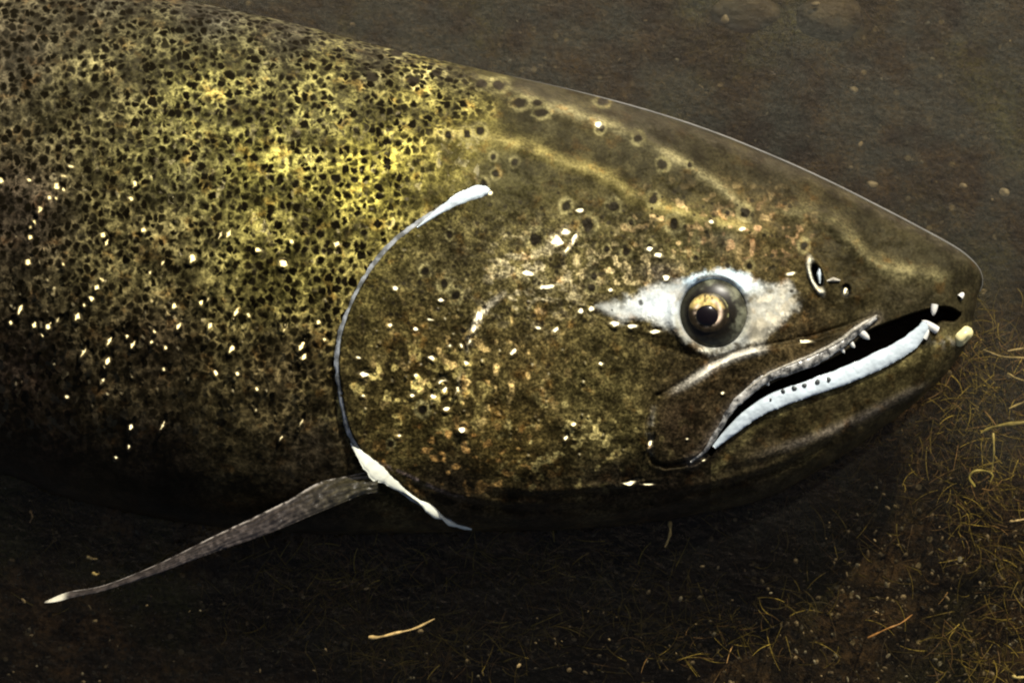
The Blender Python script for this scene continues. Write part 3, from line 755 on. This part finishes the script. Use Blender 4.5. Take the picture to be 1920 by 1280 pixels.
ribbon("gill_membrane_glint", crom([(664, 826), (690, 852), (715, 878), (738, 898), (765, 920)], 8), [(0, 8), (.2, 24), (.5, 44), (.62, 40), (.68, 26), (.82, 20), (1, 6)], M_GILL_GLINT, salmon, lift=6, rag=.22, seed=23, step=2, tilt=.75, sink=9)  # lower gill glint put into a pale strip tilted sunward
ribbon("gill_membrane_glint", crom([(765, 920), (790, 938), (815, 956), (850, 980), (885, 991)], 8), [(0, 6), (.2, 5), (.35, 19), (.5, 20), (.58, 6), (.7, 12), (.8, 5), (.92, 7), (1, 3)], M_GILL_GLINT, salmon, lift=6, rag=.3, seed=27, step=2, tilt=1.5, z_fn=lambda x, y: surf(x, y)[0] + 12, sink=9)  # pale strip carries the painted glint on along the lower edge

ribbon("nostril_flap", crom([(1533, 497), (1531, 514), (1532, 532)], 8), [(0, 3), (.5, 9), (1, 3)], M_GUM, salmon, lift=9, rag=.2, seed=31, step=1.5, z_fn=lambda x, y: base_z(x, y) - 4)
ribbon("nostril_flap", crom([(1545, 528), (1556, 525), (1570, 527)], 8), [(0, 4), (.5, 9), (1, 4)], M_STREAK, salmon, lift=6, rag=.3, seed=33, step=1.5)
# ---- lower jaw tip ------------------------------------------------------------
def blob(name, c, r, mat, parent, seed=0, nu=20, nv=14, amp=.2):
    th = np.linspace(0, 2 * np.pi, nu, endpoint=False); ph = np.linspace(0.02, np.pi - .02, nv)
    PH, TH = np.meshgrid(ph, th, indexing='ij')
    d = np.stack([np.sin(PH) * np.cos(TH), np.sin(PH) * np.sin(TH), np.cos(PH)], -1)
    k = 1 + amp * (np.sin(3 * d[..., 0] + seed) * np.cos(2.3 * d[..., 1] + seed * 2) + .5 * np.sin(5 * d[..., 2] + seed))
    P = np.array(c) + d * np.array(r) * k[..., None]
    P = P.reshape(-1, 3)
    f = []
    for i in range(nv - 1):
        for j in range(nu):
            f.append((i * nu + j, i * nu + (j + 1) % nu, (i + 1) * nu + (j + 1) % nu, (i + 1) * nu + j))
    return make_mesh(name, W(P[:, 0], P[:, 1], P[:, 2]), np.array(f), mat, parent)
blob("jaw_tip", (1799, 628, 44), (19, 17, 15), M_JAWTIP, salmon, 2.1, amp=.22)

# ---- eye -----------------------------------------------------------------------
def cap(name, c, R, h, mat, parent, z0, flat=1.0, attrs_fn=None, inner=0.0, nr=24, na=72, sx=1.0, sy=1.0):
    rr = np.linspace(inner, 1, nr); th = np.linspace(0, 2 * np.pi, na, endpoint=False)
    Rr, T = np.meshgrid(rr, th, indexing='ij')
    X = c[0] + R * Rr * np.cos(T) * sx; Y = c[1] + R * Rr * np.sin(T) * sy
    Z = z0 + h * np.sqrt(np.clip(1 - Rr ** 2 * .98, 0, 1)) ** flat
    co = W(X.ravel(), Y.ravel(), Z.ravel())
    f = []
    idx = np.arange(nr * na).reshape(nr, na)
    f = np.stack([idx[:-1], np.roll(idx, -1, 1)[:-1], np.roll(idx, -1, 1)[1:], idx[1:]], -1).reshape(-1, 4)
    at = {"pigment": attrs_fn(X.ravel(), Y.ravel())} if attrs_fn else None
    return make_mesh(name, co, f, mat, parent, attrs=at)
ez = bz1(*EYE) - 12
def eye_col(x, y):
    r = np.hypot(x - 1327, y - 588); n = fbm(x, y, 22, 4, 12)
    c = np.array([.010, .008, .004]) + sstep(44, 58, r)[:, None] * np.array([.030, .032, .022]) * (.5 + n[:, None])
    g = sstep(.52, .66, n) * sstep(40, 50, r) * .7
    return c * (1 - g[:, None]) + g[:, None] * np.array([.16, .165, .11])
eye = cap("eye", EYE, 64, 30, M_EYE, salmon, ez, attrs_fn=eye_col, nr=40, na=120)
def iris_col(x, y):
    dx, dy = x - 1323, y - 586
    th = np.arctan2(dy, dx); r = np.hypot(dx, dy)
    c = np.tile(np.array([.022, .016, .008]), (len(x), 1))
    n = fbm(x, y, 9, 3, 8)
    g = sstep(-2, -13, dy + 5 * (n - .5)) * sstep(36, 28, np.hypot(dx * .95 + 2, dy) + 8 * (n - .5)) * sstep(.30, .52, n + .06)
    c = c * (1 - g[:, None]) + g[:, None] * np.array([.66, .50, .17])
    inner = np.exp(-((r - 23) / 3.5) ** 2) * sstep(.35, .55, n + .1 * np.cos(th - .4))
    c = c * (1 - inner[:, None]) + inner[:, None] * np.array([.75, .58, .42])
    g2 = sstep(.45, .6, n) * sstep(34, 40, r) * (dx > 10) * (dy < 10)
    c = c * (1 - .7 * g2[:, None]) + .7 * g2[:, None] * np.array([.45, .44, .20])
    return c
cap("iris", (1324, 587), 38, 8, M_IRIS, eye, ez + 25, attrs_fn=iris_col, nr=30, na=96, sy=.98)
cap("pupil", (1321, 592), 21, 8, M_PUPIL, eye, ez + 30, sy=.95)

# ---- pectoral fin ---------------------------------------------------------------
FU = crom([(712, 878), (660, 886), (600, 902), (545, 934), (480, 966), (400, 1004), (300, 1054), (200, 1094), (130, 1108), (86, 1126)], 10)
FL = crom([(712, 918), (680, 925), (600, 966), (500, 1010), (400, 1043), (300, 1078), (200, 1108), (150, 1120), (110, 1130), (84, 1130)], 10)
ns = 160
def resamp(L, n):
    s = np.r_[0, np.cumsum(np.linalg.norm(np.diff(L, axis=0), axis=1))]; q = np.linspace(0, s[-1], n)
    return np.stack([np.interp(q, s, L[:, 0]), np.interp(q, s, L[:, 1])], -1)
fu, fl_ = resamp(FU, ns), resamp(FL, ns)
fl_ = fu + (fl_ - fu) * (.72 + .33 * np.exp(-np.linspace(0, 1, ns) / .22))[:, None]
sv = np.linspace(0, 1, ns)
zroot = bz1(690, 895) + 8
zl = zroot * (1 - sv) ** .8 + 26 * sv + 14 * np.sin(np.pi * sv)
nw = 22; wv = np.linspace(0, 1, nw)
Xf = fu[:, None, 0] * (1 - wv) + fl_[:, None, 0] * wv; Yf = fu[:, None, 1] * (1 - wv) + fl_[:, None, 1] * wv
thick = 10 * (1 - .6 * sv)
prof = np.sin(np.pi * np.clip(wv, 0, 1)) ** .6
Zf = zl[:, None] + thick[:, None] * prof + 22 * wv * (1 - .5 * sv[:, None]) + (fbm(Xf, Yf, 13, 3, 6) - .5) * 7
depth = (46 * np.sin(np.pi * np.clip(sv * .85 + .12, 0, 1)))[:, None]
Zd = zl[:, None] - thick[:, None] * prof - depth * wv - 10
nvf = Xf.size
cof = np.vstack([W(Xf.ravel(), Yf.ravel(), Zf.ravel()), W(Xf.ravel(), Yf.ravel(), Zd.ravel())])
gf = grid_faces(ns, nw); idx = np.arange(nvf).reshape(ns, nw)
rim = np.r_[idx[0, :], idx[1:, -1], idx[-1, ::-1][1:], idx[::-1, 0][1:-1]]; r2 = np.roll(rim, -1)
Ff = np.vstack([gf, gf[:, ::-1] + nvf, np.stack([rim, r2, r2 + nvf, rim + nvf], -1)[:, ::-1]])
tipm = sstep(.925, .95, np.repeat(sv, nw)) * sstep(1.0, .985, np.repeat(sv, nw))
fa = np.stack([np.repeat(sv, nw), np.tile(wv, ns), tipm], -1)
make_mesh("pectoral_fin", cof, Ff[:, ::-1], M_FIN, salmon, attrs={"fin": np.vstack([fa, fa])})

# waterline: the thin raised lip of water against the head --------------------------
wl_line = np.array([(x, ftop(x)) for x in np.r_[np.arange(960, 1836, 6.0), 1837, 1840, 1842]] + [(1842, 534), (1838, 545), (1830, 553), (1812, 558)])
M_RIMW = mat_wet("water_lip", (.11, .11, .10), .45, .3, .4, 60, .2, 2)
def tube(name, pts3, rad, mat, parent=None, n=8, attrs_c=None):
    P = np.asarray(pts3, float); m = len(P)
    T = np.gradient(P, axis=0); T /= np.linalg.norm(T, axis=1)[:, None] + 1e-9
    up = np.array([0, 0, 1.0]); S = np.cross(T, up); S /= np.linalg.norm(S, axis=1)[:, None] + 1e-6; V = np.cross(S, T)
    th = np.linspace(0, 2 * np.pi, n, endpoint=False)
    rad = np.broadcast_to(np.asarray(rad, float), (m,))
    R = P[:, None] + rad[:, None, None] * (S[:, None] * np.cos(th)[None, :, None] + V[:, None] * np.sin(th)[None, :, None])
    idx = np.arange(m * n).reshape(m, n); nx = np.roll(idx, -1, 1)
    f = np.stack([idx[:-1], nx[:-1], nx[1:], idx[1:]], -1).reshape(-1, 4)
    R = R.reshape(-1, 3)
    at = {"pigment": np.tile(np.array(attrs_c), (len(R), 1))} if attrs_c is not None else None
    return make_mesh(name, W(R[:, 0], R[:, 1], R[:, 2]), f[:, ::-1], mat, parent, attrs=at)
q = np.linspace(0, 1, len(wl_line))
wo = tube("waterline", np.c_[wl_line, np.full(len(wl_line), 1.0)], 2.6 * sstep(0, .3, q) * sstep(1.02, .9, q) + .3, M_RIMW)
tag(wo, kind="structure")

# ================================================================== WEED, SILT AND BITS
M_ALG = mat_attr("river_weed", .5, .3)
M_BIT = mat_attr("silt_flecks", .6, .25)
def bed1(x, y): return float(bed_z(np.array([float(x)]), np.array([float(y)]))[0])
R = np.random.default_rng(21)
vs, fs, cs = [], [], []
def strand(x, y, z, ang, ln, curl, rad, col, rise):
    n = 7
    base = len(vs)
    for i in range(n):
        f = i / (n - 1); a_ = ang + curl * f
        if i: x += math.cos(a_) * ln / n; y += math.sin(a_) * ln / n; z += rise / n
        r = rad * (1 - .75 * f)
        px_, py_ = -math.sin(a_) * r, math.cos(a_) * r
        vs.append((x + px_, y + py_, z)); vs.append((x - px_, y - py_, z)); vs.append((x, y, z + r * 1.4))
        cs.extend([col] * 3)
    for i in range(n - 1):
        b0 = base + 3 * i
        for k in range(3):
            fs.append((b0 + k, b0 + (k + 1) % 3, b0 + 3 + (k + 1) % 3, b0 + 3 + k))
clumps = [(1860, 640, 80, 70, 60, 1.2), (1880, 720, 90, 80, 90, 1.2), (1830, 800, 110, 90, 110, 1.0), (1870, 920, 90, 90, 90, 1.0), (1700, 850, 150, 80, 100, .6), (1560, 960, 180, 70, 110, .45),
          (540, 1110, 110, 60, 120, .55), (480, 1180, 90, 60, 70, .5), (750, 1190, 160, 60, 140, .7), (1000, 1060, 260, 50, 170, 1.2), (1250, 1180, 220, 70, 170, 1.0), (620, 1090, 130, 50, 140, 1.5), (820, 1220, 160, 50, 110, 1.2), (150, 1050, 120, 60, 80, .5), (60, 970, 60, 40, 50, .5), (1150, 1080, 260, 90, 130, .35), (1850, 1230, 90, 60, 60, .8),
          (1500, 1150, 300, 100, 120, .3), (900, 1120, 220, 90, 90, .3), (1890, 1080, 80, 120, 80, .6), (1450, 60, 200, 60, 70, .35)]
for (x, y, sx, sy, n, br) in clumps:
    for _ in range(n * 2):
        X, Y = R.normal(x, sx * .6), R.normal(y, sy * .6)
        k = br * R.uniform(.3, 1.5)
        col = np.array([.21, .175, .045]) * k if R.random() < .65 else np.array([.15, .10, .05]) * k
        if R.random() < .08: col = col * 2.6
        strand(X, Y, bed1(X, Y) + R.uniform(2, 70), R.uniform(0, 6.28), R.uniform(14, 80), R.normal(0, .8), R.uniform(.5, 1.6), col, R.uniform(10, 120))
weed = make_mesh("river_weed", W(*np.array(vs).T), np.array(fs), M_ALG, attrs={"pigment": np.array(cs)})
tag(weed, "fine olive and brown strands of weed growing over the dark riverbed", "water weed", kind="stuff")

vs, fs, cs = [], [], []
for _ in range(5200):
    X, Y = R.uniform(-150, 2070), (R.uniform(-150, 1430) if R.random() < .6 else R.uniform(960, 1330))
    z = bed1(X, Y) + R.uniform(0, 18) if R.random() < .7 else R.uniform(-230, -20)
    r1 = min(6.0, R.gamma(2.0, 1.2) + 1.2); r2 = r1 * R.uniform(.3, .9); a_ = R.uniform(0, 3.14); tz = R.uniform(-.6, .6)
    base = len(vs)
    for k in range(6):
        t_ = k * math.pi / 3; u_, v_ = r1 * math.cos(t_), r2 * math.sin(t_)
        vs.append((X + u_ * math.cos(a_) - v_ * math.sin(a_), Y + u_ * math.sin(a_) + v_ * math.cos(a_), z + tz * u_))
    vs.append((X, Y, z + r2 * .6)); vs.append((X, Y, z - r2 * .4))
    b = min(.5, R.gamma(1.2, .05)); tint = np.array([1, .85, .6]) if R.random() < .7 else np.array([.9, .9, .8])
    cs.extend([tint * b] * 8)
    for k in range(6):
        fs.append((base + k, base + (k + 1) % 6, base + 6)); fs.append((base + (k + 1) % 6, base + k, base + 7))
flk = make_mesh("silt_flecks", W(*np.array(vs).T), np.array(fs), M_BIT, smooth=False, attrs={"pigment": np.array(cs)})
tag(flk, "grit and drifting silt specks scattered through the brown water", "silt", kind="stuff")

# single stems, twigs and stones one can point at -------------------------------------
M_STEM = mat_attr("dry_stem", .4, .4)
def stem(name, pts, rad, col, label, cat, group=None, z=-14):
    L = crom(pts, 8); q = np.linspace(0, 1, len(L))
    P = np.c_[L, z + 6 * np.sin(q * 5)]
    o = tube(name, P, rad * (1 - .55 * q) * (.85 + .25 * np.sin(q * 17)), M_STEM, None, 7, col)
    return tag(o, label, cat, group)
stem("straw", [(692, 1195), (712, 1194), (745, 1186), (778, 1178), (815, 1160)], 4.2, (.62, .52, .33), "pale straw lying level on the dark bed below the gill cover", "straw")
stem("grass_blade", [(1256, 978), (1257, 996), (1253, 1012), (1247, 1026)], 4, (.62, .52, .27), "short upright pale grass blade just under the lower jaw", "grass blade")
stem("reed_stem", [(1990, 640), (1940, 650), (1890, 658)], 4, (.48, .42, .26), "pale reed stem level with the mouth at the right side", "reed stem")
stem("reed_stem", [(1990, 682), (1930, 672), (1880, 668), (1845, 655)], 2.6, (.36, .31, .17), "thin brown reed stem just under the pale one beside the jaw tip", "reed stem")
stem("reed_stem", [(1990, 728), (1930, 750), (1893, 766)], 4.6, (.46, .41, .22), "slanting pale reed stem right of the lower jaw", "reed stem")
stem("reed_stem", [(1990, 786), (1920, 792), (1865, 800), (1840, 812)], 6, (.26, .24, .09), "thick olive reed stem in the weed clump on the right", "reed stem")
stem("reed_stem", [(1863, 812), (1864, 850), (1860, 892)], 2.8, (.34, .31, .12), "short upright olive stem standing in the weed clump on the right", "reed stem")
stem("reed_stem", [(1890, 700), (1915, 712), (1970, 722)], 2.4, (.30, .26, .13), "thin stem between the slanting reed and the thin brown reed", "reed stem")
stem("twig", [(1628, 1196), (1660, 1180), (1690, 1168), (1712, 1152)], 2.4, (.34, .19, .08), "thin orange brown twig on the bed at the lower right", "twig")
stem("straw", [(1900, 1268), (1915, 1270), (1960, 1262)], 4, (.50, .46, .24), "pale straw end in the bottom right corner", "straw")
stem("straw", [(1895, 978), (1912, 975), (1960, 966)], 3, (.40, .34, .22), "short tan straw low on the right edge under the weed clump", "straw")
stem("weed_loop", [(1828, 912), (1818, 896), (1826, 884), (1846, 882), (1862, 890), (1858, 904)], 3.2, (.30, .28, .09), "curled olive weed loop at the foot of the weed clump", "weed")
stem("leaf_fragment", [(164, 1044), (172, 1047), (182, 1048)], 4, (.55, .50, .32), "pale leaf fragment on the bed just above the fin tip", "leaf fragment")
stem("leaf_fragment", [(174, 1075), (180, 1077), (186, 1074)], 4, (.30, .26, .14), "brown leaf fragment touching the upper edge of the fin", "leaf fragment")
stem("leaf_fragment", [(56, 958), (60, 968), (54, 980)], 3.2, (.32, .24, .15), "upright tan leaf fragment on the bed under the belly at the left", "leaf fragment")
M_PEB = mat_wet("pebble_stone", (.34, .31, .24), .45, .4, .5, 12, .6, 4)
M_ROCK = mat_wet("dark_stone", (.10, .088, .062), .55, .3, .6, 40, .8, 10)
for (x, y, rx, ry, m_, lab) in [(1360, 36, 7, 8, M_PEB, "tiny pale pebble on the bed at the top, left of the big grey stone"),
                                (1602, 168, 8, 7, M_PEB, "tiny pale pebble alone on the open bed above the snout"),
                                (1530, 7, 9, 5, M_PEB, "flat pale pebble at the top edge beside the big grey stone"),
                                (1637, 346, 11, 8, M_PEB, "dull grey pebble close above the snout ridge"),
                                (1884, 361, 10, 9, M_PEB, "dull grey pebble near the right edge above the snout tip"),
                                (1807, 348, 8, 5, M_PEB, "small flat pebble between the two dull grey ones"),
                                (1560, 30, 62, 44, M_ROCK, "big rounded grey stone at the top edge of the bed"),
                                (1400, 20, 55, 36, M_ROCK, "brown rounded stone at the top edge, left of the big grey stone")]:
    o = blob("pebble" if m_ is M_PEB else "stone", (x, y, (-26 if m_ is M_PEB else -70)), (rx, ry, min(rx, ry) * .8), m_, None, x * .01, amp=.16)
    tag(o, lab, "pebble" if m_ is M_PEB else "stone", "pebbles on the riverbed" if m_ is M_PEB else None)
